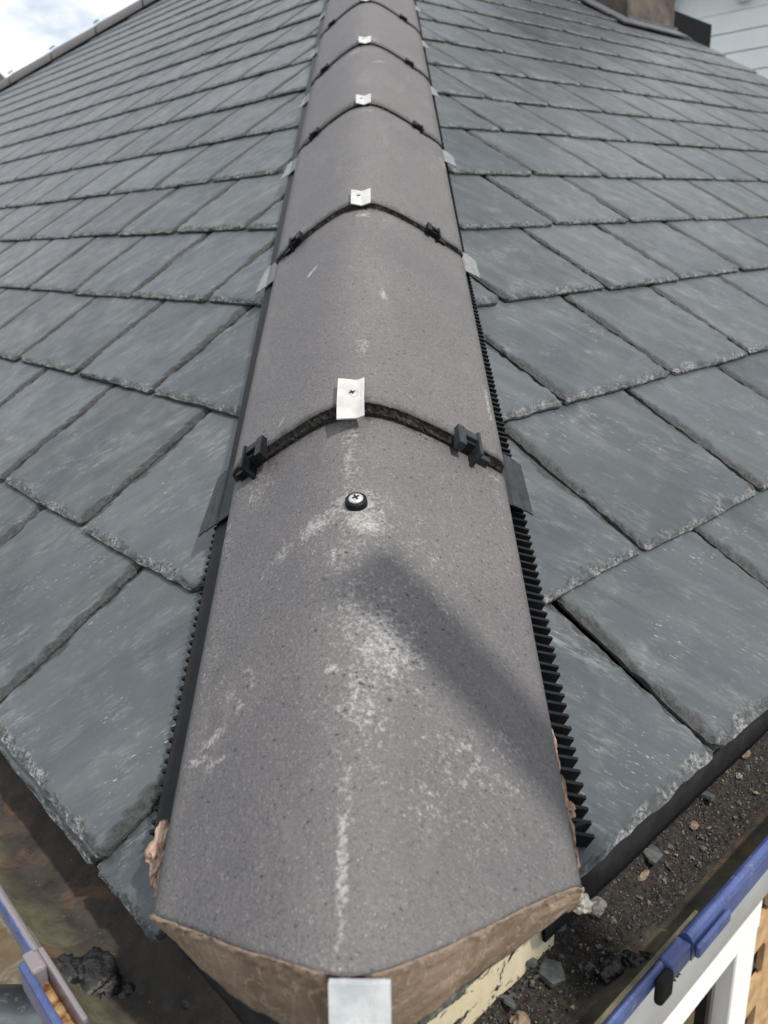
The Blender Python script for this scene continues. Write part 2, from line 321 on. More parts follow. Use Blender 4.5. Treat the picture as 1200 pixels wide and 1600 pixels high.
# ------------------------------------------------------------------ slate meshes
G0, TH, STEP = .2, .0068, .0084
def slate_mesh(seed, w, L, fine=True, name='slate'):
    """a dressed slate: x across (centred), y from the tail upwards, z up from the underside; edges chipped back"""
    if fine: edge = [0, .0016, .0034, .0056, .0082, .0112, .0148, .019]; stp = .0055
    else: edge = [0, .004, .010, .018]; stp = .028
    mid = np.arange(-w/2+edge[-1]+stp, w/2-edge[-1]-stp*.6, stp)
    xs = np.concatenate([[-w/2+e for e in edge], mid, [w/2-e for e in edge[::-1]]])
    vis = .27 if fine else .26
    ys = np.concatenate([edge, np.arange(edge[-1]+stp, vis, stp), [vis+.04, L]])
    XX, YY = np.meshgrid(xs, ys); s = seed*13+1
    # edge wobble
    def wob(t, k, amp): return (fbm(t*55, k*7.7, s, 4)-.5)*amp*.8 + (fbm(t*9, k*3.3+9, s, 2)-.5)*amp*.7
    dl = XX+w/2; dr = w/2-XX; dt = YY
    fl = np.exp(-dl/.03); frr = np.exp(-dr/.03); ft = np.exp(-dt/.03)
    X2 = XX + fl*wob(YY, 1, .0042) - frr*wob(YY, 2, .0042); Y2 = YY + ft*wob(XX, 3, .0050)
    # broken corners
    for sx in (-1, 1):
        cr_ = rng.uniform(.001, .007); dc = np.maximum(0, cr_ - (np.where(sx < 0, dl, dr)+dt)*.5)
        Y2 = Y2 + dc*1.0; X2 = X2 - sx*dc*.8
    def wid(t, k): return .0022 + .0105*np.clip(fbm(t*16, k*5.1, s+3, 3)*1.9-.55, 0, 1.2)
    wl_, wr_, wt_ = wid(YY, 1)*1.15+.002, wid(YY, 2)*1.15+.002, wid(XX, 3)*1.15
    jag = (fbm(XX*105, YY*105, s+5, 4)-.5)*.015
    k = np.minimum(np.minimum((dl+jag)/wl_, (dr+jag)/wr_), (dt+jag)/wt_); k = np.clip(k, 0, 1)
    q = k*3; tr = (np.floor(q) + sstep(.15, .7, q-np.floor(q)))/3; tr = np.where(k >= 1, 1, tr)
    z = TH*(.40+.60*(.25*k+.75*tr)); z = z + np.where(k >= 1, (fbm(XX*30+YY*12, YY*14, s+9, 3)-.5)*.0010, 0)
    back = sstep(vis-.03, vis, YY); z = z*(1-back) + back*(TH*.92)
    chip = (1-sstep(.75, 1.0, k))*(1-back)
    nu, nv = len(xs), len(ys); V = np.stack([X2.ravel(), Y2.ravel(), z.ravel()], 1); F = grid_faces(nu, nv)
    # underside loop
    per = [i for i in range(nu)] + [j*nu+nu-1 for j in range(1, nv)] + [(nv-1)*nu+i for i in range(nu-2, -1, -1)] + [j*nu for j in range(nv-2, 0, -1)]
    off = len(V); B = V[per].copy(); B[:, 2] = 0; V = np.concatenate([V, B]); m_ = len(per)
    for a in range(m_): b = (a+1) % m_; F.append((per[a], off+a, off+b, per[b]))
    F.append(tuple(off+a for a in range(m_))[::-1])
    ch = np.concatenate([chip.ravel(), np.ones(m_)])
    sd_ = (np.minimum((dl+jag)/wl_, (dr+jag)/wr_) < (dt+jag)/wt_*1.0).astype(float).ravel(); me = mesh(name, V, F, SLATE, False, {'chip': ch, 'side': np.concatenate([sd_, sd_[per]])})
    sm = [False]*len(me.polygons)
    kk = k.ravel()
    for i, p in enumerate(me.polygons):
        if i < (nu-1)*(nv-1): sm[i] = bool(min(kk[v] for v in p.vertices) >= .99)
    me.polygons.foreach_set('use_smooth', sm)
    return me
def slate_matrix(side, s, t, dh=0, rot=0, g=G0):
    e, up, n_, hn = FR[side]; ax = e*side
    tilt = -math.atan(STEP/G0); y = up*math.cos(tilt) + n_*math.sin(tilt); z = n_*math.cos(tilt) - up*math.sin(tilt)
    O = e*s + up*t + n_*(-TH + dh)
    M = Matrix(((ax[0], y[0], z[0], O[0]), (ax[1], y[1], z[1], O[1]), (ax[2], y[2], z[2], O[2]), (0, 0, 0, 1)))
    return M @ Matrix.Rotation(rot, 4, 'Z')
import bmesh
def clip_mesh(me, M, planes):
    """cut away what lies beyond the given world planes (point, normal); returns None when nothing is left"""
    b = bmesh.new(); b.from_mesh(me); Mi = M.inverted(); R3 = Mi.to_3x3()
    for co, no in planes:
        lc = Mi @ Vector(co); ln = (R3 @ Vector(no)).normalized()
        r = bmesh.ops.bisect_plane(b, geom=b.verts[:]+b.edges[:]+b.faces[:], plane_co=lc, plane_no=ln, clear_outer=True, dist=1e-6)
        ed = [g for g in r['geom_cut'] if isinstance(g, bmesh.types.BMEdge)]
        if ed:
            try: bmesh.ops.triangle_fill(b, edges=ed, use_beauty=False)
            except Exception: pass
    if len(b.verts) < 4: b.free(); return None
    m2 = bpy.data.meshes.new('slate'); b.to_mesh(m2); b.free()
    if not m2.materials: m2.materials.append(SLATE)
    return m2

roof = tag(empty('slate_roof', (0, 0, 0)), 'roof of blue-grey slates with chipped edges falling both sides of the hip', 'roof')
TR = [.035, .211, .427, .638, .835, 1.025, 1.231, 1.415, 1.615]; TL = [.003, .208, .415, .610, .808, .998, 1.196, 1.397]
while TR[-1] < 4.7: TR.append(TR[-1]+.2)
while TL[-1] < 4.7: TL.append(TL[-1]+.2)
JR = {0: [.410, .662], 1: [.304, .556, .822, 1.075], 2: [.430, .679, .934, 1.178], 3: [.540, .788, 1.048, 1.277, 1.53], 4: [.63, .88, 1.143, 1.391, 1.65]}
JL = {0: [.290, .550, .822], 1: [.433, .697, .972, 1.235], 2: [.590, .844, 1.100, 1.36], 3: [.700, .962, 1.218, 1.47], 4: [.83, 1.09, 1.35]}
def hip_s(side, t):   # distance along the eave at which the hip is met
    e, up, n_, hn = FR[side]; o = FR[-side][2]; return -(up @ o)*t/(e @ o)
FLL = lambda t: 7.3-1.58*(t-2.95)
fine_me = {}; coarse = [slate_mesh(100+k, .2505, .43, False) for k in range(10)]
finev = [slate_mesh(k, .2505, .43, True) for k in range(12)]
jobs = []
for side, TT, JJ in ((1, TR, JR), (-1, TL, JL)):
    e, up, n_, hn = FR[side]
    for k, t in enumerate(TT):
        if t > 4.6: continue
        s0 = hip_s(side, t)
        smax = min(4.5+.2, 2.3*t+1.35) if side > 0 else min(FLL(t)+.15, 2.8*t+1.35)
        js = list(JJ.get(k, []))
        if not js:
            ph = (.14 if k % 2 == 0 else .02) if side > 0 else (.055 if k % 2 == 0 else .19)
            q = ph + .255*math.ceil((s0+.03-ph)/.255); js = [q + random.uniform(-.008, .008)]
        while js[0]-.255 > s0-.02: js.insert(0, js[0]-.255+random.uniform(-.004, .004))
        while js[-1] < smax: js.append(js[-1]+.255+random.uniform(-.006, .006))
        js.insert(0, js[0]-.255)
        for a, b in zip(js[:-1], js[1:]):
            if side < 0 and k == 0 and b < .291: continue      # the missing slate beside the hip foot
            P = e*((a+b)/2) + up*(t+.1); d = P-CLOC; z = d @ fwd
            px = 600+FPX*(d @ cr)/max(z, .01); py = 800-FPX*(d @ cu)/max(z, .01)
            vis_ = z > .05 and -150 < px < 1350 and -120 < py < 1800
            jobs.append((z + (0 if vis_ else 50), side, k, a, b, t, s0))
jobs.sort(key=lambda j: j[0])
rest = MB(); rest_chip = []
for idx, (z, side, k, a, b, t, s0) in enumerate(jobs):
    rr = random.Random(idx*7+3); w = b-a-.0058; fine = z < 1.75
    M = slate_matrix(side, (a+b)/2, t + rr.uniform(-.003, .003), rr.uniform(-.0004, .0006), rr.uniform(-.007, .007))
    src = finev[(idx*5) % 12] if fine else coarse[(idx*3) % 10]
    M = M @ Matrix.Diagonal((w/.2505, 1, 1, 1))
    e, up, n_, hn = FR[side]; planes = []
    if a < s0 + .40: planes.append((sp(side, .035, 0, 0), -Q[side]))
    if side < 0 and b > FLL(t+.43)-.05:
        P1 = e*7.3+up*2.95; P2 = e*5.97+up*3.79; dv = nrm(P2-P1); nn = np.cross(n_, dv); nn = nn if nn @ (e) > 0 else -nn; planes.append((P1, nn))
    if side > 0 and b > 4.5: planes.append((e*4.5, e))
    me = src
    if planes:
        me = clip_mesh(src, M, planes)
        if me is None: continue
    if idx < 300:
        o = bpy.data.objects.new('slate', me); COL.objects.link(o); o.pass_index = 0 if side > 0 else 1; o.parent = roof; o.matrix_basis = M
    else:
        off = len(rest.V); rest.V += [tuple(M @ v.co) for v in me.vertices]; rest.F += [tuple(i+off for i in p.vertices) for p in me.polygons]
        at = me.attributes.get('chip'); rest_chip += [d.value for d in at.data] if at else [0]*len(me.vertices)
        if me is not src: bpy.data.meshes.remove(me)
if rest.V:
    me = mesh('far_slates', rest.V, rest.F, SLATE, False, {'chip': rest_chip}); o = bpy.data.objects.new('far_slates', me); COL.objects.link(o); o.parent = roof; tag(o, kind='stuff')
# short under-eaves slates
for side, t0, lst in ((-1, -.004, [(.206, .300), (.303, .56), (.56, .82), (.82, 1.08), (1.08, 1.33)]), (1, .037, [(.28, .53), (.53, .79), (.79, 1.04), (1.04, 1.3)])):
    for i, (a, b) in enumerate(lst):
        M = slate_matrix(side, (a+b)/2, t0, -.0078, 0) @ Matrix.Diagonal(((b-a-.003)/.2505, .5, .95, 1)); src = finev[(i*3+7) % 12]; me = src
        if a < .6: me = clip_mesh(src, M, [(sp(side, .03, 0, 0), -Q[side])])
        if me is None: continue
        o = bpy.data.objects.new('under_slate', me); o.pass_index = 0 if side > 0 else 1; COL.objects.link(o); o.parent = roof; o.matrix_basis = M
# underlay boards below the slates (real thickness)
for side in (1, -1):
    e, up, n_, hn = FR[side]; o_ = FR[-side][2]
    smax = 4.48
    if side > 0: poly = [e*hip_s(side, .04)+up*.04, e*smax+up*.04, e*smax+up*5.0, e*hip_s(side, 5.0)+up*5.0]
    else: poly = [e*hip_s(side, .02)+up*.02, e*11.8+up*.02, e*7.3+up*2.95, e*5.97+up*3.79, e*hip_s(side, 4.9)+up*4.9]
    m_ = len(poly); V = [q-n_*.036 for q in poly]+[q-n_*.055 for q in poly]; F = [tuple(range(m_)), tuple(range(m_, 2*m_))[::-1]] + [(i, m_+i, m_+(i+1) % m_, (i+1) % m_) for i in range(m_)]
    fixn(put('roof_underlay', V, F, FELT, roof))
    # felt hanging into the gutter
    o0, oz = (-.043, -.002) if side > 0 else (-.019, -.012)
    S = np.arange(.07 if side < 0 else .20, 1.9, .02); V = []
    for dz, do in ((.012, -.006), (-.008, 0), (-.028 if side > 0 else -.011, .001)):
        for s_ in S: V.append(ep(side, s_, o0+do+.003*(fbm(s_*9, dz*30, 4)-.5), oz+dz+.004*(fbm(s_*14, 2, 8)-.5)))
    V += [v + FR[side][3]*.0025 for v in V]; m_ = len(S); F = grid_faces(m_, 3)+grid_faces(m_, 3, 3*m_, True)
    for i in range(m_-1): F.append((2*m_+i, 2*m_+i+1, 5*m_+i+1, 5*m_+i))
    fixn(put('eaves_felt', V, F, FELT, roof, smooth=True))

# far hip capping on the left plane's other edge
e, up, n_, hn = FR[-1]; P1 = e*7.9+up*2.57; P2 = e*5.2+up*4.28; dv = nrm(P2-P1); Lr = np.linalg.norm(P2-P1); ac = np.cross(dv, n_); ac = nrm(ac)
cap = tag(empty('far_hip_capping', tuple(P1)), 'grey capping tiles on the far hip against the cloudy sky at upper left', 'capping tiles')
k = 0; s_ = 0
while s_ < Lr:
    V = []; ths = np.linspace(-1.15, 1.15, 11)
    for j, (aa, rr_) in enumerate(((s_, .104), (s_+.012, .104), (s_+.435, .099))):
        for th in ths: V.append(P1 + dv*aa + ac*math.sin(th)*rr_*1.05 + n_*(math.cos(th)*rr_-.045))
    for th in ths: V.append(P1 + dv*s_ + ac*math.sin(th)*.09 + n_*(math.cos(th)*.09-.045))
    F = grid_faces(11, 3); F += [(i, i+1, 33+i+1, 33+i) for i in range(10)]
    o = fixn(put('ridge_tile', V, F, TILE, cap, smooth=False, attrs={'stain': [0]*44, 'pale_tone': [.6]*44}))
    mb = MB(); mb.box(P1+dv*(s_-.012), dv, ac, n_, (0, -.03, .078), (.02, .03, .07)); mb.obj('tile_clip', PLASTIC, cap)
    s_ += .45
mb = MB(); mb.box(P1, dv, ac, n_, (0, -.13, -.03), (Lr, .10, .012)); mb.obj('vent_strip', PLASTIC, cap)
# verge board closing the right plane
e, up, n_, hn = FR[1]; mb = MB(); mb.box((0, 0, 0), e, up, n_, (4.48, .0, -.14), (4.505, 4.9, -.012)); mb.obj('verge_board', LEAD, roof)

# ------------------------------------------------------------------ hip tiles
def prof(x): return .079 - .79*(np.sqrt(x*x+.0016)-.04)
WX = .1265; WL = .1185; TT_ = .0135
J = [0, .508, .960, 1.390, 1.800, 2.215, 2.64, 3.07, 3.50, 3.93, 4.36, 4.79, 5.2]
LIFT = [0, .013, .007, .004, .004, .004, .004, .004, .004, .004, .004, .004, .004]
STN = [  # across, along, half-width across, half-length along, strength, slant
 (0, .391, .020, .016, .95, 0), (.006, .372, .020, .016, .9, 0), (-.030, .378, .020, .012, .75, .6), (-.058, .364, .020, .008, .55, .8), (.019, .384, .006, .020, .6, .3),
 (-.003, .118, .0030, .040, .95, 0), (-.001, .160, .0050, .03, .5, .05), (-.002, .30, .005, .06, .38, -.03), (.016, .262, .026, .045, .62, .2), (.006, .21, .022, .04, .5, 0), (.0, .34, .03, .04, .35, 0),
 (-.013, .241, .005, .004, 1.1, .5), (.008, .313, .020, .03, .35, 0), (.064, .190, .030, .022, .36, .3), (.092, .206, .014, .02, .34, 0), (.05, .155, .03, .02, .3, 0), (-.078, .245, .004, .018, .7, .6),
 (-.092, .226, .010, .004, .95, .5), (-.104, .214, .012, .004, .8, -.3), (-.086, .206, .012, .003, .7, .2), (-.07, .262, .004, .015, .5, .3), (-.105, .30, .01, .05, .3, 0), (-.118, .44, .008, .04, .55, .1), (-.122, .36, .005, .06, .4, 0),
 (-.006, .455, .007, .05, .55, 0), (-.09, .47, .014, .03, .45, .4), (.118, .47, .010, .04, .35, 0), (.004, .60, .006, .02, .6, 0), (.024, .72, .003, .02, .9, .1), (.121, .60, .002, .03, .9, 0), (.05, .34, .03, .05, .25, 0),
 (0, .935, .01, .01, .8, 0), (.01, .985, .008, .02, .6, 0), (0, 1.36, .02, .012, .6, 0), (.012, 1.42, .01, .012, .6, 0), (-.02, 1.76, .03, .02, .5, 0), (.01, 1.84, .02, .02, .6, 0), (.125, 1.30, .01, .04, .6, 0), (-.124, .95, .004, .05, .4, 0), (.124, 1.0, .004, .05, .4, 0)]
def stain(x, a):
    s_ = np.zeros_like(x)
    for (cx, ca, rx, ra, st, sl) in STN:
        dx = x-cx; da = a-ca; u_ = dx*math.cos(sl)+da*math.sin(sl); v_ = -dx*math.sin(sl)+da*math.cos(sl)
        s_ = np.maximum(s_, st*np.exp(-(np.abs(u_/rx)**2.4 + np.abs(v_/ra)**2.4)))
    return s_
capping = tag(empty('hip_capping', tuple(hp(0, .3, 0))), 'row of dark grey concrete angle tiles capping the hip in the middle', 'hip tiles')
CUTX = [-.130, -.1148, -.0862, -.0563, -.0313, -.0107, 0, .0171, .041, .0638, .0933, .1248, .130]; CUTA = [.1335, .1237, .1067, .0885, .0761, .0672, .0640, .0677, .0795, .0945, .115, .1348, .138]
def cut_a(x): return (np.interp(x, CUTX, CUTA) + np.interp(x+.006, CUTX, CUTA) + np.interp(x-.006, CUTX, CUTA))/3
def hip_tile(i):
    a0, a1 = J[i], J[i+1]-.0025; fine = i < 3; dx = .003 if i < 2 else .007; da = .0035 if i < 2 else .012
    if i >= 3: dx, da = .012, .03
    nx = int(2*WX/dx)+1; xs = np.linspace(-WL, WX, nx)
    # round the long edges over
    na = max(4, int((a1-a0)/da)); tt = np.linspace(0, 1, na)
    V = []; st = []; we = []; Vb = []; gr = []
    seed = 31+i*7
    for t_ in tt:
        lo = cut_a(xs) if i == 0 else a0 + .0030*(fbm(xs*60, 1, seed)-.5) + (fbm(xs*240, 3, seed)-.5)*.0016
        hi = a1 + .0030*(fbm(xs*60, 2, seed)-.5)
        a = lo + (hi-lo)*t_
        lift = LIFT[i]*(1-(a-a0)/(a1-a0)) if i else 0*a
        n_ = prof(xs) + lift + (fbm(xs*28, a*28, 3, 3)-.5)*.0016
        ew = np.clip((np.where(xs < 0, -xs*WX/WL, xs)-(WX-.007))/.007, 0, 1); n_ = n_ - .0045*ew**2
        en = np.clip(1-(a-lo)/.003, 0, 1)*(i > 0); n_ = n_ - .0012*en**2
        V += [hp(x, aa, nn) for x, aa, nn in zip(xs, a, n_)]
        x2 = xs*(1-.03); lo_off = 0
        Vb += [hp(x, aa, nn-TT_) for x, aa, nn in zip(x2, a, n_)]
        gr.append(np.exp(-np.abs(a-lo)/.010)*(i > 0)+.8*np.exp(-np.abs(hi-a)/.007)); st.append(stain(xs, a)); we.append(np.clip(np.exp(-(xs/.030)**2)*.8 + .35*sstep(-.02, .06, xs), 0, 1))  # lighter along the crest and across the right flank
    V = np.array(V); Vb = np.array(Vb); nt = len(V); F = grid_faces(nx, na); Fb = grid_faces(nx, na, nt, True)
    sideF = [(j*nx, (j+1)*nx, nt+(j+1)*nx, nt+j*nx) for j in range(na-1)] + [((j+1)*nx+nx-1, j*nx+nx-1, nt+j*nx+nx-1, nt+(j+1)*nx+nx-1) for j in range(na-1)]
    endF = [(x+1, x, nt+x, nt+x+1) for x in range(nx-1)] + [((na-1)*nx+x, (na-1)*nx+x+1, nt+(na-1)*nx+x+1, nt+(na-1)*nx+x) for x in range(nx-1)]
    P = np.concatenate([V, Vb]); c = P.mean(0); st = np.concatenate(st); we = np.concatenate(we); gr = np.concatenate(gr); z_ = np.zeros(nt)
    me = mesh('ridge_tile', P-c, F+Fb+sideF+endF, TILE, True, {'stain': np.concatenate([st, z_]), 'pale_tone': np.concatenate([we, z_]), 'grime': np.concatenate([gr, z_])})
    me.materials.append(DARKEND)
    nf = len(F)+len(Fb)+len(sideF)
    mi = [0]*len(F)+[1]*len(Fb)+[0]*len(sideF)+[1]*len(endF); me.polygons.foreach_set('material_index', mi)
    sm = [True]*(len(F)+len(Fb))+[False]*(len(sideF)+len(endF)); me.polygons.foreach_set('use_smooth', sm)
    o = bpy.data.objects.new('ridge_tile', me); COL.objects.link(o); o.location = c; o.parent = capping; o.matrix_parent_inverse = parent_inv(capping)
    if i == 0: o['label'] = 'lowest hip tile, sawn to the corner, with white lime stains'
    if 0 < i < 5:   # rough, crumbled end face of the tile
        V = []; nx2 = 90; xs2 = np.linspace(-WL+.002, WX-.002, nx2)
        for r in range(5):
            for q_, x in enumerate(xs2):
                d_ = r/4; V.append(hp(x*(1-.03*d_), a0 - .0022 - .0035*(fbm(x*420, r*1.7, seed+3)-.35) - (.001 if r == 2 else 0), prof(x)+LIFT[i]-.0022 - d_*(TT_-.001)))
        put('broken_edge', V, grid_faces(nx2, 5), DARKEND, o)
    return o
tiles = [hip_tile(i) for i in range(12)]

def screw(parent, C, nz, r, name='screw'):
    C = np.asarray(C, float); a_ = nrm(np.cross(nz, (0, 1, .3))); b_ = np.cross(nz, a_); V = []; F = []
    prof_ = [(0, .0018), (.45, .0018), (.8, .0013), (1, .0004), (1, -.001)]; k_ = 20
    for rr_, h in prof_:
        for i in range(k_): w = 2*math.pi*i/k_; V.append(C + nz*h*(r/.006) + (a_*math.cos(w)+b_*math.sin(w))*max(rr_, .02)*r)
    F = grid_faces(k_, len(prof_)); F += [(j*k_+k_-1, j*k_, (j+1)*k_, (j+1)*k_+k_-1) for j in range(len(prof_)-1)]; F.append(tuple(range(k_)))
    o = fixn(put(name, V, F, SCREW, parent, True))
    mb = MB()
    for t_ in (.5, .5+math.pi/2):
        d_ = a_*math.cos(t_)+b_*math.sin(t_); e_ = np.cross(nz, d_)
        mb.box(C, d_, e_, nz, (-r*.5, -r*.12, .0010*(r/.006)), (r*.5, r*.12, .0022*(r/.006)))
    return o, mb
def cross_slot(mb, parent): return mb.obj('cross_slot', DARK, parent)
# screw with rubber washer in the lowest tile
C = hp(.0005, .391, prof(0.0)+.0002); V = []; F = []; k_ = 28
for rr_, h in [(.0062, .0052), (.0074, .0052), (.0083, .0042), (.0084, .001), (.0084, -.002)]:
    for i in range(k_): w = 2*math.pi*i/k_; V.append(C + N*h + (X*math.cos(w)+H*math.sin(w))*rr_)
F = grid_faces(k_, 5); F += [(j*k_+k_-1, j*k_, (j+1)*k_, (j+1)*k_+k_-1) for j in range(4)]; F.append(tuple(range(k_)))
fixn(put('rubber_washer', V, F, PLASTIC, tiles[0], True))
so, mb = screw(tiles[0], C+N*.0052, N, .0056); cross_slot(mb, tiles[0])
# pale plates bridging the joints
for i in range(1, 9):
    a0 = J[i]; L0, L1 = (-.022, .029) if i == 1 else (-.010, .030); w0, w1 = (-.0158, .0068) if i == 1 else (-.013, .0115)
    V = []; rows = np.linspace(L0, L1, 7); cols = np.linspace(w0, w1, 9)
    for dz in (0, -.0012):
        for r_, da in enumerate(rows):
            for x in cols:
                skew = .0022*(x-w0)/(w1-w0)*(1 if i == 1 else .3) + (.004 if i == 1 else 0)*max(0, -x/.0175)*(-1 if da < 0.01 else 0)
                f_ = min(1, max(0, (da-L0)/(-.004-L0))); h = prof(x)*.6 + prof(0)*.4 - .0008 + .006*abs(x)/.0175 + ((LIFT[i]*.72+.0015)*(1-f_) + (LIFT[i]+.0026)*f_) + dz - (0 if da < .004 else LIFT[i]*(da-.004)/.45)
                V.append(hp(x, a0+da+skew, h))
    m_ = 63; F = grid_faces(9, 7)+grid_faces(9, 7, m_, True); per = [q for q in range(9)]+[9*j+8 for j in range(1, 7)]+[54+q for q in range(7, -1, -1)]+[9*j for j in range(5, 0, -1)]
    F += [(per[q], m_+per[q], m_+per[(q+1) % len(per)], per[(q+1) % len(per)]) for q in range(len(per))]
    pl = fixn(put('joint_plate', V, F, PLATE, capping, True))
    m = pl.modifiers.new('edges', 'EDGE_SPLIT'); m.split_angle = .7
    if i < 5:
        so, mb = screw(pl, hp(-.0035, a0+(.008 if i == 1 else .010), prof(0)+.0025+LIFT[i]), N, .0052 if i == 1 else .0048); cross_slot(mb, pl)
        if i == 1:   # pressed rectangle in the plate
            mb = MB()
            for dx in (-.0135, .0045): mb.box(hp(0, a0, prof(dx)+LIFT[i]+.0024), X, H, N, (dx-.0004, .002, -.001), (dx+.0004, .025, .0012))
            mb.obj('pressed_rib', PLATE, pl)
# black union clips and grey sealing strips at each joint
def on_tile(x, a, n): return hp(x, a, prof(x)+n)
for i in range(1, 9):
    a0 = J[i]; lf = LIFT[i]
    for sd in (1, -1):
        sl = nrm(on_tile(sd*.11, 0, 0)-on_tile(sd*.075, 0, 0)); nu_ = np.cross(sl, H)*sd; nu_ = nu_ if nu_ @ N > 0 else -nu_
        O = on_tile(sd*.0765, a0, 0); mb = MB()
        k = .92 if i == 1 else .72
        tp = lf+.0038
        mb.box(O, sl, H, nu_, (-.0005, -.017*k, lf*.55), (.0078*k, .011*k, tp))             # front prong
        mb.box(O, sl, H, nu_, (.0074*k, .000, lf*.8), (.0230*k, .0095*k, tp-.0006))         # bridge
        mb.box(O, sl, H, nu_, (.0222*k, -.021*k, -.002), (.0258*k, .013*k, tp+.0008))       # outer prong
        mb.box(O, sl, H, nu_, (.0254*k, -.009, -.001), (.043*k, -.0025, lf*.6))             # low link to the edge
        o = bevel(fixn(mb.obj('tile_clip', FLAP if i == 1 and sd > 0 else PLASTIC, capping)), .0006, 1)
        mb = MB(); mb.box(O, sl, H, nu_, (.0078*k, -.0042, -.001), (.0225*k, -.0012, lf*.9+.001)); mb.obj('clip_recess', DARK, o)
        # sealing strip on the slates: bent sheet with two grooves
        V = []; d0, d1 = (.118, .158) if sd > 0 else (.128, .159); aa0, aa1 = a0+.002, a0+.080
        if i > 1: d0, d1, aa0, aa1 = (.116 if sd > 0 else .128), (.156 if i < 4 else .150), a0+.035, a0+.095
        cols = 17; rows = 7
        for dz in (0, -.0014):
            for r_ in range(rows):
                for c_ in range(cols):
                    f = c_/(cols-1); g = r_/(rows-1); d = d0+(d1-d0)*f; a = aa0+(aa1-aa0)*g
                    if sd < 0: a -= .012*f*(1-g*.75); d += .006*f*(1-g)
                    else: a -= .010*f
                    h = .0235-.003*f-.003*sstep(.7, 1, f)+.003*(1-g)*sstep(.6, 1, f) - (.0012 if c_ in (7, 12) else 0)
                    V.append(sp(sd, d, a, h+dz))
        m_ = cols*rows; F = grid_faces(cols, rows)+grid_faces(cols, rows, m_, True)
        per = list(range(cols))+[cols*j+cols-1 for j in range(1, rows)]+[cols*(rows-1)+q for q in range(cols-2, -1, -1)]+[cols*j for j in range(rows-2, 0, -1)]
        F += [(per[q], m_+per[q], m_+per[(q+1) % len(per)], per[(q+1) % len(per)]) for q in range(len(per))]
        fixn(put('sealing_strip', V, F, FLAP if i == 1 else FLAP_SHEEN, capping, False))
# comb-shaped vent strips along both edges
for sd in (1, -1):
    vs = MB(); pb = .0093
    if sd > 0:
        d0, d1 = .106, .1560; a_lo, a_hi = .178, 5.1
        vs.box((0, 0, 0), Q[sd], H, FR[sd][2], (d0, a_lo, .0162), (.1270, a_hi, .0185)); vs.box((0, 0, 0), Q[sd], H, FR[sd][2], (d0, a_lo, -.002), (.1360, a_hi, .0006))
        vs.box((0, 0, 0), Q[sd], H, FR[sd][2], (.108, a_lo, .0006), (.111, a_hi, .0162))
    else:
        d0, d1 = .112, .1560; a_lo, a_hi = .204, 5.1
        vs.box((0, 0, 0), Q[sd], H, FR[sd][2], (d0, a_lo, .0172), (.1468, a_hi, .0190)); vs.box((0, 0, 0), Q[sd], H, FR[sd][2], (.1450, a_lo, .0100), (.1468, a_hi, .0172)); vs.box((0, 0, 0), Q[sd], H, FR[sd][2], (d0, a_lo, -.002), (.145, a_hi, .0006))
    vo = vs.obj('vent_strip', PLASTIC, capping)
    fb = MB(); fb.box((0, 0, 0), Q[sd], H, FR[sd][2], (0, -.0013, 0), (d1-.1125, .0013, .0120)); fm = mesh('comb_tooth', fb.V, fb.F, PLASTIC); far = MB()
    k = 0; a = a_lo+.002
    while a < 5.0:
        O = Q[sd]*.1125 + FR[sd][2]*.0008 + H*a
        if k < 150:
            o = bpy.data.objects.new('comb_tooth', fm); COL.objects.link(o); o.parent = vo; o.matrix_parent_inverse = parent_inv(vo)
            rr = random.Random(k*3+sd); tw = rr.uniform(-.03, .03) + (.45 if (sd > 0 and k == 0) else 0)
            o.matrix_basis = Matrix.Translation(Vector(O)) @ Matrix.Rotation(tw, 4, Vector(FR[sd][2])) @ Matrix.Rotation(-.10, 4, Vector(Q[sd])) @ (Matrix.Scale(1-.26*min(1, max(0, (a-.45)/.6)), 4, Vector(Q[sd])))
        else: far.box(O, Q[sd], H, FR[sd][2], (0, -.0013, 0), ((d1-.1125)*.74, .0013, .0125))
        a += pb; k += 1
    o = far.obj('far_comb_teeth', PLASTIC, vo); tag(o, kind='stuff')

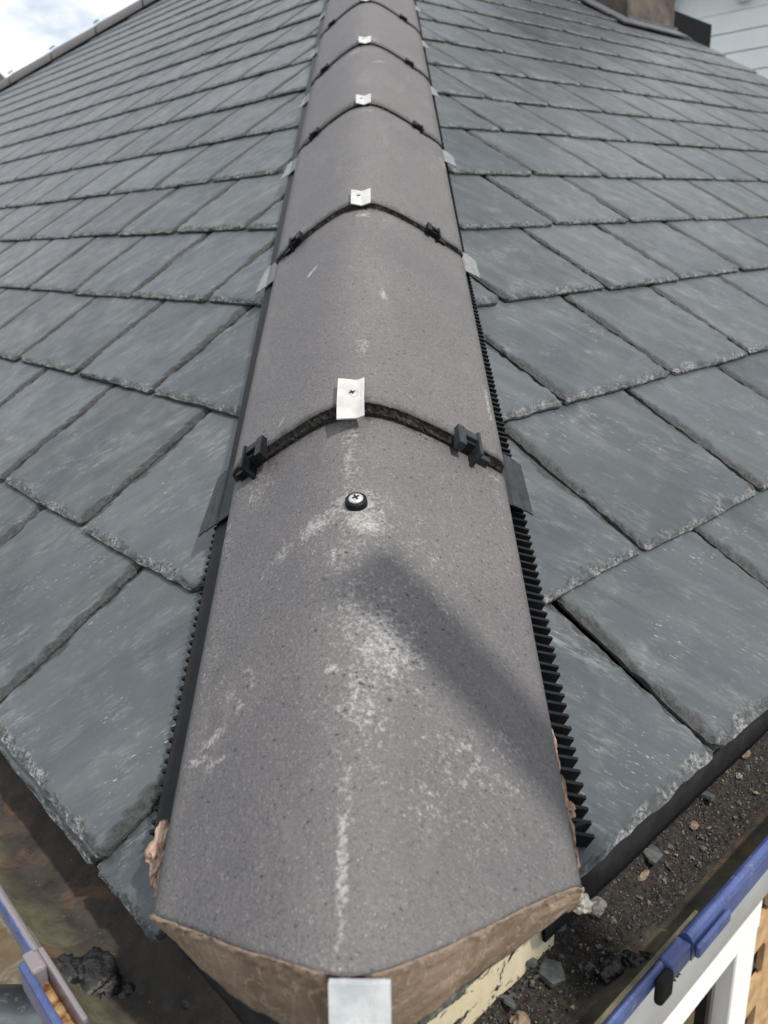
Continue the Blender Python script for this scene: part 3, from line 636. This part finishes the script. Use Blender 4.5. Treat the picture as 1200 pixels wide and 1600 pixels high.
# ------------------------------------------------------------------ mortar under the sawn end
def mortar_face():
    V = []; ed = []; nx, nz = 110, 22; xs = np.linspace(-.1176, .1255, nx)
    for lay in (0, 1):
        for r in range(nz):
            f = r/(nz-1)
            for x in xs:
                a = float(cut_a(np.array(x))); a += .0016*(fbm(x*240, 7, 4, 3)-.5)*(r < 2); top = hp(x, a, prof(x)-.0006-.0045*max(0, (abs(x)-.1195)/.007)**2)
                u = min(1, abs(x)/(.1265 if x > 0 else .1185))
                dep = (.020+.034*(1-u)) if x > 0 else (.004+.056*max(0, 1-u)**.5)
                dep *= 1+.14*(fbm(x*40, 1, 9)-.5)
                hn = FR[1 if x > 0 else -1][3]; w_ = sstep(0, .012, abs(x)); hnm = nrm(FR[1][3]*(.5+.5*(w_ if x > 0 else -w_)) + FR[-1][3]*(.5-.5*(w_ if x > 0 else -w_)))
                push = .0012 - .0055*f*f + .0022*(fbm(x*70, f*3, 21)-.5) + .0030*(fbm(x*45+f*2, f*5, 6)-.5) + (.0045*(fbm(x*300, f*40, 2)-.35) if f < .10 else 0)
                P = top + np.array([0, 0, -dep*f]) - hnm*push
                if lay: P = P + hnm*.05*(1+.0*f) + np.array([0, 0, -.004])
                V.append(P); ed.append(0 if lay else max((.72+.5*(fbm(x*90, 1, 5, 3)-.5))*math.exp(-f*dep/.0018), .6*math.exp(-(1-f)*dep/.002), .6*math.exp(-(1-u)*.1265/.003)))
    m_ = nx*nz; F = grid_faces(nx, nz, 0, True)+grid_faces(nx, nz, m_)
    per = list(range(nx))+[nx*j+nx-1 for j in range(1, nz)]+[nx*(nz-1)+q for q in range(nx-2, -1, -1)]+[nx*j for j in range(nz-2, 0, -1)]
    F += [(per[q], m_+per[q], m_+per[(q+1) % len(per)], per[(q+1) % len(per)]) for q in range(len(per))]
    o = fixn(put('mortar_bedding', V, F, MORTAR, capping, True, {'edge': ed})); return o
mortar_face()
def lump(name, C, S, mat, parent=None, seed=0, A=(X, H, N), sub=2, amp=.5):
    b = bmesh.new(); bmesh.ops.create_icosphere(b, subdivisions=sub, radius=1); V = []
    for v in b.verts:
        p = np.array(v.co); k = 1 + amp*(fbm(p[0]*2.2+seed, p[1]*2.2+p[2]*1.7, seed, 4)-.5)*2 + .38*(fbm(p[0]*8+seed, p[1]*8+p[2]*5, seed+9, 3)-.5); p = p*k
        V.append(C + A[0]*p[0]*S[0] + A[1]*p[1]*S[1] + A[2]*p[2]*S[2])
    F = [tuple(v.index for v in f.verts) for f in b.faces]; b.free()
    return put(name, V, F, mat, parent, False)
# pink mortar squeezed out at the tile edges
lump('mortar_squeeze', sp(-1, .139, .188, .015), (.0085, .019, .009), PINK, capping, 3, (Q[-1], H, FR[-1][2]), 4, .5)
lump('mortar_squeeze', sp(-1, .137, .167, .010), (.005, .010, .006), PINK, capping, 8, (Q[-1], H, FR[-1][2]), 3, .6)
for q_, (a, d, la, ld) in enumerate([(.243, .1225, .010, .0030), (.228, .1225, .012, .0018), (.205, .1235, .013, .0026), (.196, .126, .006, .004), (.182, .1235, .012, .0020), (.163, .124, .008, .0018)]):
    lump('mortar_squeeze', sp(1, d+.0045, a, .0285), (ld, la, .004), PINK, capping, q_+20, (Q[1], H, FR[1][2]), 3, .7)
lump('mortar_squeeze', sp(1, .127, .142, .020), (.004, .006, .010), WHITEM, capping, 44, (Q[1], H, FR[1][2]), 3, .7)
lump('mortar_squeeze', sp(1, .137, .144, .010), (.007, .006, .006), WHITEM, capping, 45, (Q[1], H, FR[1][2]), 3, .8)

# ------------------------------------------------------------------ hip iron (galvanised strap in front of the sawn end)
iron = tag(empty('hip_iron', (0, .01, .0)), 'bright galvanised steel strap curling up in front of the sawn hip tile end', 'metal strap')
path = [(.14, -.012), (.10, -.030), (.06, -.046), (.02, -.052), (-.012, -.045), (-.026, -.020), (-.022, .012), (-.008, .040), (.006, .062), (.0165, .085), (.0225, .1025)]
V = []; P = [np.array([0, *q]) for q in path]; cx = .0035; hw = .0137; th = .0045
for k, q in enumerate(P):
    t_ = nrm(P[min(k+1, len(P)-1)]-P[max(k-1, 0)]); n_ = np.cross(t_, (1, 0, 0))
    for (sx, sn) in ((-1, -1), (1, -1), (1, 1), (-1, 1)): V.append(q + np.array([cx+sx*hw, 0, 0]) + n_*sn*th/2)
F = []
for k in range(len(P)-1):
    for i in range(4): j = (i+1) % 4; F.append((4*k+i, 4*k+j, 4*k+4+j, 4*k+4+i))
F += [(0, 1, 2, 3), tuple(4*(len(P)-1)+i for i in (3, 2, 1, 0))]
o = fixn(put('strap', V, F, STEEL, iron, True)); m = o.modifiers.new('s', 'EDGE_SPLIT'); m.split_angle = .8; bevel(o, .0012, 3)
for s_, y_ in ((0, .09), (1, .125)):
    mb = MB(); t_ = np.array([0, 1, -.4]); mb.tube([(cx, y_, -.012-(.14-y_)*.42), (cx, y_-.001, -.003-(.14-y_)*.42)], .005, 10); mb.obj('nail_head', STEEL, iron, True)

# ------------------------------------------------------------------ fascia boards, gutters
fas = tag(empty('fascia_board', tuple(ep(1, .4, -.05, -.1))), 'cream painted fascia board with black smears below the sawn tile end', 'fascia')
mb = MB(); e, up, n_, hn = FR[1]
def eavebox(mb, side, s0, s1, o0, o1, z0, z1):
    e, up, n_, hn = FR[side]; return mb.box((0, 0, 0), e, -hn, np.array([0, 0, 1.]), (s0, o0, z0), (s1, o1, z1))
eavebox(mb, 1, .055, .216, -.066, -.046, -.15, -.004); fixn(mb.obj('board', CREAM, fas)); mb = MB(); eavebox(mb, 1, .2165, 4.6, -.066, -.0475, -.15, -.006); fixn(mb.obj('bitumen_coated_board', FELT, fas))
fas2 = tag(empty('fascia_board', tuple(ep(-1, .4, -.05, -.1))), 'dark fascia board behind the left gutter beneath the overhanging slates', 'fascia')
mb = MB(); eavebox(mb, -1, .075, 8.2, -.052, -.034, -.15, -.018); fixn(mb.obj('board', FELT, fas2))

def gutter(side, oc, zc, r, s_end, s_joint, name_label, lipw):
    g = tag(empty('gutter', tuple(ep(side, .3, oc, zc-r))), name_label, 'gutter')
    # section: thin cast iron half round; the lower length (near the corner) sits inside the upper one
    def part(s0, s1, rr, dz, name, mat, mitre=False):
        pts = []; lipa = []
        for th in np.linspace(-math.pi, 0, 29): pts.append((oc+rr*math.cos(th), zc+dz+rr*math.sin(th))); lipa.append(th)
        for th in np.linspace(0, -math.pi, 29): pts.append((oc+(rr+.003)*math.cos(th), zc+dz+(rr+.003)*math.sin(th))); lipa.append(th)
        k_ = len(pts); S = [s0] + list(np.arange(s0+.02, s1, .02 if s1 < 1.2 else .06)) + [s1]; V = []; A = []
        for s_ in S:
            for (o_, z_), th in zip(pts, lipa):
                ss = s_
                if mitre and s_ == s0: ss = max(-o_*1.0, -.2)   # mitred at the corner
                wob_ = .0012*(fbm(s_*20, o_*60, 5)-.5); V.append(ep(side, ss, o_, z_+wob_)); A.append((o_-oc)/rr*.5+.5)
        F = []
        for j in range(len(S)-1):
            for i in range(k_): q = (i+1) % k_; F.append((j*k_+i, j*k_+q, (j+1)*k_+q, (j+1)*k_+i))
        F.append(tuple(range(k_))); F.append(tuple((len(S)-1)*k_+i for i in range(k_)))
        o = fixn(put(name, V, F, mat, g, True, {'lip': A, 'bare': [0]*len(A)})); m = o.modifiers.new('s', 'EDGE_SPLIT'); m.split_angle = .8; return o
    part(-.02, s_joint+.03, r-.0045, .0008, 'gutter_length', GUT, True)
    part(s_joint, s_end, r, 0, 'gutter_length', GUT)
    def lip(s0, s1, o0, o1, z0, z1, bare=0, rnd=.003):
        S = np.arange(s0, s1+.001, min(.02, (s1-s0)/2)); sec = [(o0, z0), (o0, z1-rnd), (o0+rnd*.4, z1-rnd*.35), (o0+rnd, z1), (o1-rnd, z1), (o1-rnd*.4, z1-rnd*.35), (o1, z1-rnd), (o1, z0)]
        V = []; A = []
        for s_ in S:
            for (o_, z_) in sec: V.append(ep(side, s_, o_+.0010*(fbm(s_*30, 1, 3)-.5), z_+.0012*(fbm(s_*30, o_*200, 4)-.5))); A.append(bare*(1 if o_ < o0+(o1-o0)*.7 else .1))
        k_ = 8; F = [(j*k_+i, j*k_+(i+1) % k_, (j+1)*k_+(i+1) % k_, (j+1)*k_+i) for j in range(len(S)-1) for i in range(k_)]; F += [tuple(range(k_)), tuple((len(S)-1)*k_+i for i in range(k_))]
        return fixn(put('gutter_lip', V, F, BLUE, g, False, {'bare': A, 'lip': [1]*len(A)}))
    return g, lip
g, lip = gutter(1, -.0225, -.032, .040, 4.8, .266, 'right gutter with dark debris inside and blue lip above the white window', .009)
lip(.03, .266, .0155, .0215, -.040, -.030); lip(.266, 4.8, .0175, .0268, -.044, -.0245, 0, .004)
mb = MB(); eavebox(mb, 1, .240, .266, .0160, .0265, -.044, -.0285); bevel(fixn(mb.obj('joint_socket', BLUE, g)), .0025, 3)
mb = MB(); eavebox(mb, 1, .226, .242, .0215, .028, -.052, -.0315); o = mb.obj('clamp_end', DARK, g); bevel(fixn(o), .003, 3)
mb = MB(); eavebox(mb, 1, .266, .312, .0275, .0315, -.040, -.030); bevel(fixn(mb.obj('clamp_arm', BLUE, g)), .002, 3)
g, lip = gutter(-1, .0115, -.022, .0415, 8.4, .262, 'left cast iron gutter with a rust-brown bed and blue outer rim above a scaffold tube', .008)
lip(.03, .198, .049, .055, -.030, -.018, .35); lip(.262, 8.4, .050, .0575, -.030, -.016, .9)
mb = MB(); eavebox(mb, -1, .190, .262, .0490, .0528, -.034, -.015); 
o = put('joint_socket_wall', mb.V, mb.F, BLUE, g, False, {'bare': [.95]*8}); bevel(fixn(o), .0015, 2)
mb = MB(); eavebox(mb, -1, .190, .262, .0605, .066, -.040, -.018); o = put('joint_socket_wall', mb.V, mb.F, BLUE, g, False, {'bare': [.25]*8}); bevel(fixn(o), .002, 2)
mb = MB(); eavebox(mb, -1, .246, .266, .0520, .0620, -.036, -.0165); o = put('joint_socket_wall', mb.V, mb.F, BLUE, g, False, {'bare': [1.1]*8}); bevel(fixn(o), .002, 2)
mb = MB(); eavebox(mb, -1, .188, .262, .0518, .0612, -.044, -.030); mb.obj('rusty_bolt_bed', simple('rust', (.10, .03, .012), (.42, .27, .13), 120, .9, .2, .003, 260), g)
# tar patch over the left gutter joint
def patch(name, side, pts, mat, kind=None):
    mb = []; 
    for q, (s_, o_, z_, a, b, c) in enumerate(pts): mb.append((s_, o_, z_, a, b, c))
    V = []; F = []
    for q, (s_, o_, z_, a, b, c) in enumerate(mb):
        bm_ = bmesh.new(); bmesh.ops.create_icosphere(bm_, subdivisions=4, radius=1); off = len(V); e, up, n_, hn = FR[side]; C = ep(side, s_, o_, z_)
        for v in bm_.verts:
            p = np.array(v.co); k = 1+.55*(fbm(p[0]*2.5+q*3, p[1]*2.5+p[2]*2, q+3, 5)-.5)*2 + .22*(abs(fbm(p[0]*5+q*7, p[1]*5+p[2]*3, q+30, 3)-.5)); V.append(C+e*p[0]*k*a-hn*p[1]*k*b+np.array([0, 0, p[2]*k*c]))
        F += [tuple(v.index+off for v in f.verts) for f in bm_.faces]; bm_.free()
    return put(name, V, F, mat, None, True)
tar = patch('tar_patch', -1, [(.264, .040, -.047, .014, .012, .006), (.254, .028, -.056, .022, .020, .007), (.266, .022, -.059, .014, .012, .006), (.240, .014, -.062, .020, .014, .005), (.224, .002, -.062, .020, .012, .0045), (.206, -.008, -.059, .019, .009, .004), (.192, -.016, -.054, .014, .007, .004)], TAR)
tag(tar, 'lumpy black tar smeared over the joint in the left gutter bed', 'tar patch')
tar2 = patch('tar_patch', 1, [(.264, .006, -.062, .005, .013, .006), (.256, -.006, -.064, .007, .011, .005), (.240, -.016, -.062, .011, .007, .004), (.270, .012, -.056, .007, .007, .006)], TAR)
tag(tar2, 'ridge of black tar across the joint of the right gutter beside the blue socket', 'tar patch')

# debris bed in the right gutter
S = np.arange(.02, 2.6, .006); O_ = np.arange(-.060, -.012, .003); V = []
for s_ in S:
    for o_ in O_:
        f = (o_+.060)/.048; zb = -.0595 + .030*np.clip(1-f*1.35, 0, 1)**1.2 + .007*(fbm(s_*45, o_*45, 3, 5)-.5) + .004*(fbm(s_*200, o_*200, 8, 2)-.5) - .010*sstep(.6, 1, f)
        if s_ < .26: zb -= .002
        V.append(ep(1, s_, o_, zb))
tag(put('grit_bed', V, grid_faces(len(O_), len(S)), GRIT, None, False), kind='stuff')
def bedz(s_, o_): f = (o_+.060)/.048; return -.0595+.030*max(0, 1-f*1.35)**1.2
rb = random.Random(5); mb = MB(); mb2 = MB()
for q in range(5200):
    s_ = .04+2.0*rb.random()**1.5; o_ = -.056+.044*rb.random()**1.25; z_ = bedz(s_, o_)+.0006; r_ = rb.uniform(.0003, .0013)*(1+1.8*(rb.random() < .07))
    C = ep(1, s_, o_, z_); A = nrm([rb.gauss(0, 1), rb.gauss(0, 1), rb.gauss(0, .5)]); B = nrm(np.cross(A, [rb.gauss(0, 1), rb.gauss(0, 1), 1.3])); D = np.cross(A, B)
    V = [C+A*r_*1.3, C-A*r_*.9+B*r_*.4, C+B*r_, C-B*r_*.9+A*.3*r_, C+D*r_*.45, C-D*r_*.45]
    F = [(0, 2, 4), (2, 1, 4), (1, 3, 4), (3, 0, 4), (2, 0, 5), (1, 2, 5), (3, 1, 5), (0, 3, 5)]
    (mb2 if rb.random() < .13 else mb).add(V, F)
tag(mb.obj('slate_crumbs', CHIPM), kind='stuff'); tag(mb2.obj('mortar_crumbs', STONE), kind='stuff')
# larger pieces lying in the gutter, each on its own
def chip(side, s_, o_, L, W_, T, rz, tilt, seed, mat, name, label, cat, z=None):
    L *= .82; W_ *= .82; r = random.Random(seed); k_ = 7; ang = sorted(r.uniform(0, 2*math.pi) for _ in range(k_)); ang = [2*math.pi*i/k_+r.uniform(-.3, .3) for i in range(k_)]
    R3 = Matrix.Rotation(rz, 3, 'Z') @ Matrix.Rotation(tilt, 3, 'X') @ Matrix.Rotation(tilt*.5, 3, 'Y'); V = []
    for hz_, sc_ in ((-.5, 1), (.35, 1), (.5, .86)):
        for a in ang: rr_ = 1+.12*math.sin(a*5+seed); v = R3 @ Vector((math.cos(a)*L/2*rr_*sc_, math.sin(a)*W_/2*rr_*sc_, T*hz_)); V.append(v)
    e = FR[side][0]; B = nrm(np.cross([0, 0, 1], e)); z = (bedz(s_, o_)+T*.4) if z is None else z; C = ep(side, s_, o_, z)
    V = [C+e*v.x+B*v.y+np.array([0, 0, v.z]) for v in V]
    F = [tuple(range(k_))[::-1], tuple(2*k_+i for i in range(k_))]+[(l*k_+i, l*k_+(i+1) % k_, (l+1)*k_+(i+1) % k_, (l+1)*k_+i) for l in (0, 1) for i in range(k_)]
    return tag(fixn(put(name, V, F, mat)), label, cat, 'slate chips in the right gutter')
chip(1, .338, -.044, .030, .020, .003, .5, .12, 3, CHIPM, 'slate_chip', 'flat squarish slate chip tucked under the slate edge in the right gutter', 'slate chip')
chip(1, .160, -.042, .022, .009, .002, 1.2, .5, 5, CHIPM, 'slate_chip', 'thin upright slate sliver beside the cream board end in the right gutter', 'slate chip')
chip(1, .200, -.036, .024, .022, .004, .3, .25, 9, CHIPM, 'slate_chip', 'broad dark slate chip just below the grey mortar lump', 'slate chip')
chip(1, .188, -.048, .018, .012, .003, 1.8, .3, 14, CHIPM, 'slate_chip', 'small slate chip leaning on the fascia beside the brown crumb', 'slate chip')
chip(1, .222, -.050, .020, .012, .003, 2.4, .3, 15, CHIPM, 'slate_chip', 'dark slate chip between fascia and grey mortar lump', 'slate chip')
chip(1, .46, -.052, .026, .012, .003, .2, .4, 16, CHIPM, 'slate_chip', 'dark slate chip standing on edge near the right edge of the picture', 'slate chip')
chip(1, .43, -.046, .024, .014, .003, 1.1, .3, 17, CHIPM, 'slate_chip', 'grey slate chip lying amid brown crumbs far along the right gutter', 'slate chip')
UZ = np.array([0, 0, 1.])
def stone(s_, o_, S3_, mat, seed, label, name='mortar_lump', cat='mortar lump'):
    S3 = tuple(.78*q for q in S3_)
    return tag(lump(name, ep(1, s_, o_, bedz(s_, o_)+S3[2]*.5), S3, mat, None, seed, (FR[1][0], -FR[1][3], UZ), 3, .5), label, cat, 'mortar crumbs in the right gutter')
stone(.262, -.043, (.0095, .008, .0065), GREYST, 5, 'grey rounded mortar lump near the middle of the right gutter')
stone(.158, -.030, (.008, .0075, .0065), STONE, 6, 'brown angular crumb at the bottom edge of the right gutter')
stone(.395, -.038, (.006, .004, .003), STONE, 7, 'pale brown crumb beside the flat slate chip')
stone(.318, -.038, (.008, .003, .003), STONE, 8, 'long thin brown crumb below the slate edge')
stone(.505, -.047, (.008, .006, .005), STONE, 9, 'knobbly brown crumb high in the right gutter')
stone(.48, -.040, (.004, .004, .003), GREYST, 10, 'small grey pebble beside the knobbly brown crumb')
stone(.335, -.050, (.006, .004, .004), STONE, 12, 'brown crumb tucked against the black felt under the right eave')

# ------------------------------------------------------------------ right wall: white fascia bull-nose, window and bricks
house = tag(empty('house_wall', tuple(ep(1, 1.0, -.2, -2.9))), 'buff brick wall with white window frame glimpsed below the right gutter', 'wall')
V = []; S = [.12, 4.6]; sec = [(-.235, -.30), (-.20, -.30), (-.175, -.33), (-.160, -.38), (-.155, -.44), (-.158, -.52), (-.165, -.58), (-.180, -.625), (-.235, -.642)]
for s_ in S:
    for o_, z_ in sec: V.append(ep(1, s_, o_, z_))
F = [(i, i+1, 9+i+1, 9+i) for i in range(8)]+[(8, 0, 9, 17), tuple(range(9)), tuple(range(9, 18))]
fixn(put('bullnose_board', V, F, WHITE_SHADED, house, True)).modifiers.new('s', 'EDGE_SPLIT').split_angle = .9
mb = MB(); eavebox(mb, 1, .25, 9.6, -.40, -.235, -2.9, -.15); mb.obj('wall_core', MORT2, house)
win = MB(); wf = MB()
eavebox(wf, 1, .30, 1.03, -.235, -.190, -.712, -.644); eavebox(wf, 1, .955, 1.03, -.235, -.192, -1.75, -.712); eavebox(wf, 1, .30, .37, -.235, -.192, -1.75, -.712); eavebox(wf, 1, .30, 1.03, -.235, -.188, -1.82, -1.75)
wo_ = bevel(fixn(wf.obj('window_frame', WHITE, house)), .004, 2)
mb = MB(); eavebox(mb, 1, .37, .955, -.228, -.222, -1.75, -.712)
GL = Mat('window_glass', .05, .6); GL.coords(); GL.col(GL.ramp(GL.noise(7, 3, .5, stretch=(1, 1, .2)), .4, .6, (.06, .05, .03), (.16, .13, .07))); mb.obj('window_pane', GL.m, wo_)
mb = MB(); eavebox(mb, 1, .885, .90, -.222, -.205, -1.75, -.712); mb.obj('window_bead', DARK, wo_)
mb = MB(); eavebox(mb, 1, 0, .218, 0, .012, 0, .066); bk = [mesh('brick', mb.V, mb.F, BRICK)]
for r in range(26):
    for q in range(5):
        s_ = 1.04+q*.228+(.114 if r % 2 else 0); z_ = -.70-r*.0755
        o = bpy.data.objects.new('brick', bk[0]); COL.objects.link(o); o.parent = house; o.matrix_parent_inverse = parent_inv(house); o.matrix_basis = Matrix.Translation(Vector(ep(1, s_, -.232+random.uniform(0, .003), z_)))

# ------------------------------------------------------------------ left: wall, scaffold tube and board below the gutter
lw = tag(empty('house_wall', tuple(ep(-1, 2, -.3, -2.9))), 'left wall of the house, rendered, below the rusty gutter', 'wall'); mb = MB(); eavebox(mb, -1, .6, 10, -.50, -.30, -2.9, -.15); mb.obj('render_coat', CREAM, lw)
sc_t = tag(empty('scaffold_tube', (-.40, .35, -.30)), 'galvanised scaffold tube crossing below the left gutter at the bottom left corner', 'scaffold tube')
def ray(px, py): return fwd + cr*(px-600)/FPX - cu*(py-800)/FPX
A = CLOC+ray(-500, 1585)*.90; B = CLOC+ray(130, 1580)*.82; dvt = nrm(B-A)
mb = MB(); mb.tube([A-dvt*1.2, B+dvt*.02], .0242, 28); mb.obj('tube', ZINC, sc_t, True)
mb = MB(); mb.tube([A-dvt*.05-np.array([0, 0, 0]), A+dvt*.02], .032, 20); bevel(mb.obj('coupler', ZINC, sc_t, True), .002, 2)
for q in range(4):
    b_ = tag(empty('scaffold_board', (-1.2-.24*q, .3, -1.25)), ['paint-spattered scaffold board nearest the wall, seen past the left gutter', 'second scaffold board out from the wall', 'third scaffold board out from the wall', 'outermost scaffold board below the left gutter'][q], 'scaffold board', 'scaffold boards by the left wall')
    mb = MB(); e = FR[-1][0]; eavebox(mb, -1, -.6, 3.2, -.26+.235*q, -.035+.235*q, -1.32, -1.282); bevel(fixn(mb.obj('plank', WOODB, b_)), .004, 1)
    for en in (-.6, 3.17): mb = MB(); eavebox(mb, -1, en-.002, en+.032, -.262+.235*q, -.033+.235*q, -1.322, -1.280); mb.obj('end_band', ZINC, b_)

# bar added out of view, only to cast a band of shade across the lowest tile
T1 = hp(.020, .345, prof(.02)); T2 = hp(.122, .243, prof(.12)); k1 = .75
BA = T1+SUN*k1; BB = T2+SUN*(k1+.05); dvb = nrm(BB-BA)
br = tag(empty('shadow_bar', tuple(BB)), 'added timber bar, out of view, casting a band of shade on the lowest tile', 'added shadow caster')
wdir = nrm(np.cross(dvb, SUN)); wdir = wdir if wdir @ H < 0 else -wdir; mb = MB(); mb.box(BA, dvb, wdir, nrm(np.cross(dvb, wdir)), (0, -.006, -.02), (1.9, .056, .02)); bevel(fixn(mb.obj('timber', WOODB, br)), .004, 2)

# ------------------------------------------------------------------ chimney, lead and black gutter end at the upper right
e, up, n_, hn = FR[1]
def roofpt(s_, t_, z=0): return e*s_+up*t_+np.array([0, 0, z])
chm = tag(empty('chimney', tuple(roofpt(4.1, 2.9))), 'mottled brown rendered stack base with lead skirt at the top of the right slope', 'chimney')
A_ = roofpt(4.33, 2.66, -.1); mb = MB(); mb.box(A_, -e, hn, UZ, (0, 0, -.2), (.45, .62, 1.5)); bevel(fixn(mb.obj('stack', RENDER, chm)), .006, 1)
mb = MB(); mb.box(roofpt(4.33, 2.66), -e, up, n_, (-.02, -.09, .004), (.60, .005, .012)); mb.box(roofpt(4.33, 2.66), -e, up, n_, (.45, .0, .004), (.62, .7, .012)); mb.obj('lead_apron', LEAD, chm)
mb = MB(); mb.box(A_, -e, hn, UZ, (-.012, -.012, .05), (.462, .632, .12)); mb.obj('lead_skirt', LEAD, chm)
ge = tag(empty('gutter_end', tuple(roofpt(4.6, 2.6))), 'short black gutter end poking out beside the chimney against the white boards', 'gutter')
G0_ = roofpt(4.36, 2.74, .02); mb = MB(); L_ = .26
d_ = nrm(e*1.0-up*.55)
mb.box(G0_, d_, UZ, nrm(np.cross(d_, UZ)), (-.02, -.05, -.05), (L_, .05, -.04)); mb.box(G0_, d_, UZ, nrm(np.cross(d_, UZ)), (-.02, -.05, .04), (L_, .05, .05)); mb.box(G0_, d_, UZ, nrm(np.cross(d_, UZ)), (-.02, -.06, -.05), (L_, -.05, .05)); mb.box(G0_, d_, UZ, nrm(np.cross(d_, UZ)), (L_-.01, -.05, -.04), (L_, .05, .04))
fixn(mb.obj('trough', PLASTIC, ge))

# ------------------------------------------------------------------ white boarded neighbour
nb = tag(empty('boarded_house', tuple(e*9.2-hn*2+np.array([0, 0, -2.9]))), 'white weatherboarded gable with moulded corbel, rising behind the right verge', 'house')
S0 = 9.2; el = hn                                    # boards run along the inward direction
board = MB(); bh = .19; board.box((0, 0, 0), el, e, UZ, (-4, 0, 0), (9, .03, bh-.006)); V = np.array(board.V)
tlt = [tuple(v) for v in (V - np.outer((1-(V[:, 2]/bh))*.014, e))]; bme = mesh('weatherboard', tlt, board.F, BOARDW)
zt = 2.42
for q in range(26):
    o = bpy.data.objects.new('weatherboard', bme); COL.objects.link(o); o.parent = nb; o.matrix_parent_inverse = parent_inv(nb)
    o.matrix_basis = Matrix.Translation(Vector(e*S0 + np.array([0, 0, zt-bh*(q+1)])))
mb = MB(); mb.box((0, 0, 0), el, e, UZ, (-4, S0+.005, zt), (9, S0+.03, zt+.42)); mb.obj('frieze_board', BOARDW, nb)
mb = MB(); mb.box((0, 0, 0), el, e, UZ, (-4, S0+.03, -2.9), (9, S0+.4, zt+.6)); mb.obj('wall_core', BOARDW, nb)
mb = MB(); mb.box((0, 0, 0), el, e, UZ, (-4.2, S0-.42, zt+.42), (9, S0+.4, zt+.50)); mb.box((0, 0, 0), el, e, UZ, (-4.2, S0-.48, zt+.44), (9, S0-.42, zt+.66)); mb.obj('soffit', BOARDW, nb)
tgt = CLOC+ray(1163, 10)*1.0; k_ = (S0-CLOC @ e)/(ray(1163, 10) @ e); C = CLOC+ray(1163, 10)*k_; y0 = C @ el
for dy in (-1.6, -.8, 0, .8, 1.6, 2.4):
    mb = MB(); c0 = y0+dy
    mb.box((0, 0, 0), el, e, UZ, (c0-.07, S0-.20, zt+.22), (c0+.07, S0+.01, zt+.42)); mb.box((0, 0, 0), el, e, UZ, (c0-.055, S0-.12, zt+.12), (c0+.055, S0+.01, zt+.22)); mb.box((0, 0, 0), el, e, UZ, (c0-.065, S0-.14, zt+.06), (c0+.065, S0+.01, zt+.115))
    bevel(fixn(mb.obj('corbel', BOARDW, nb)), .02, 3)
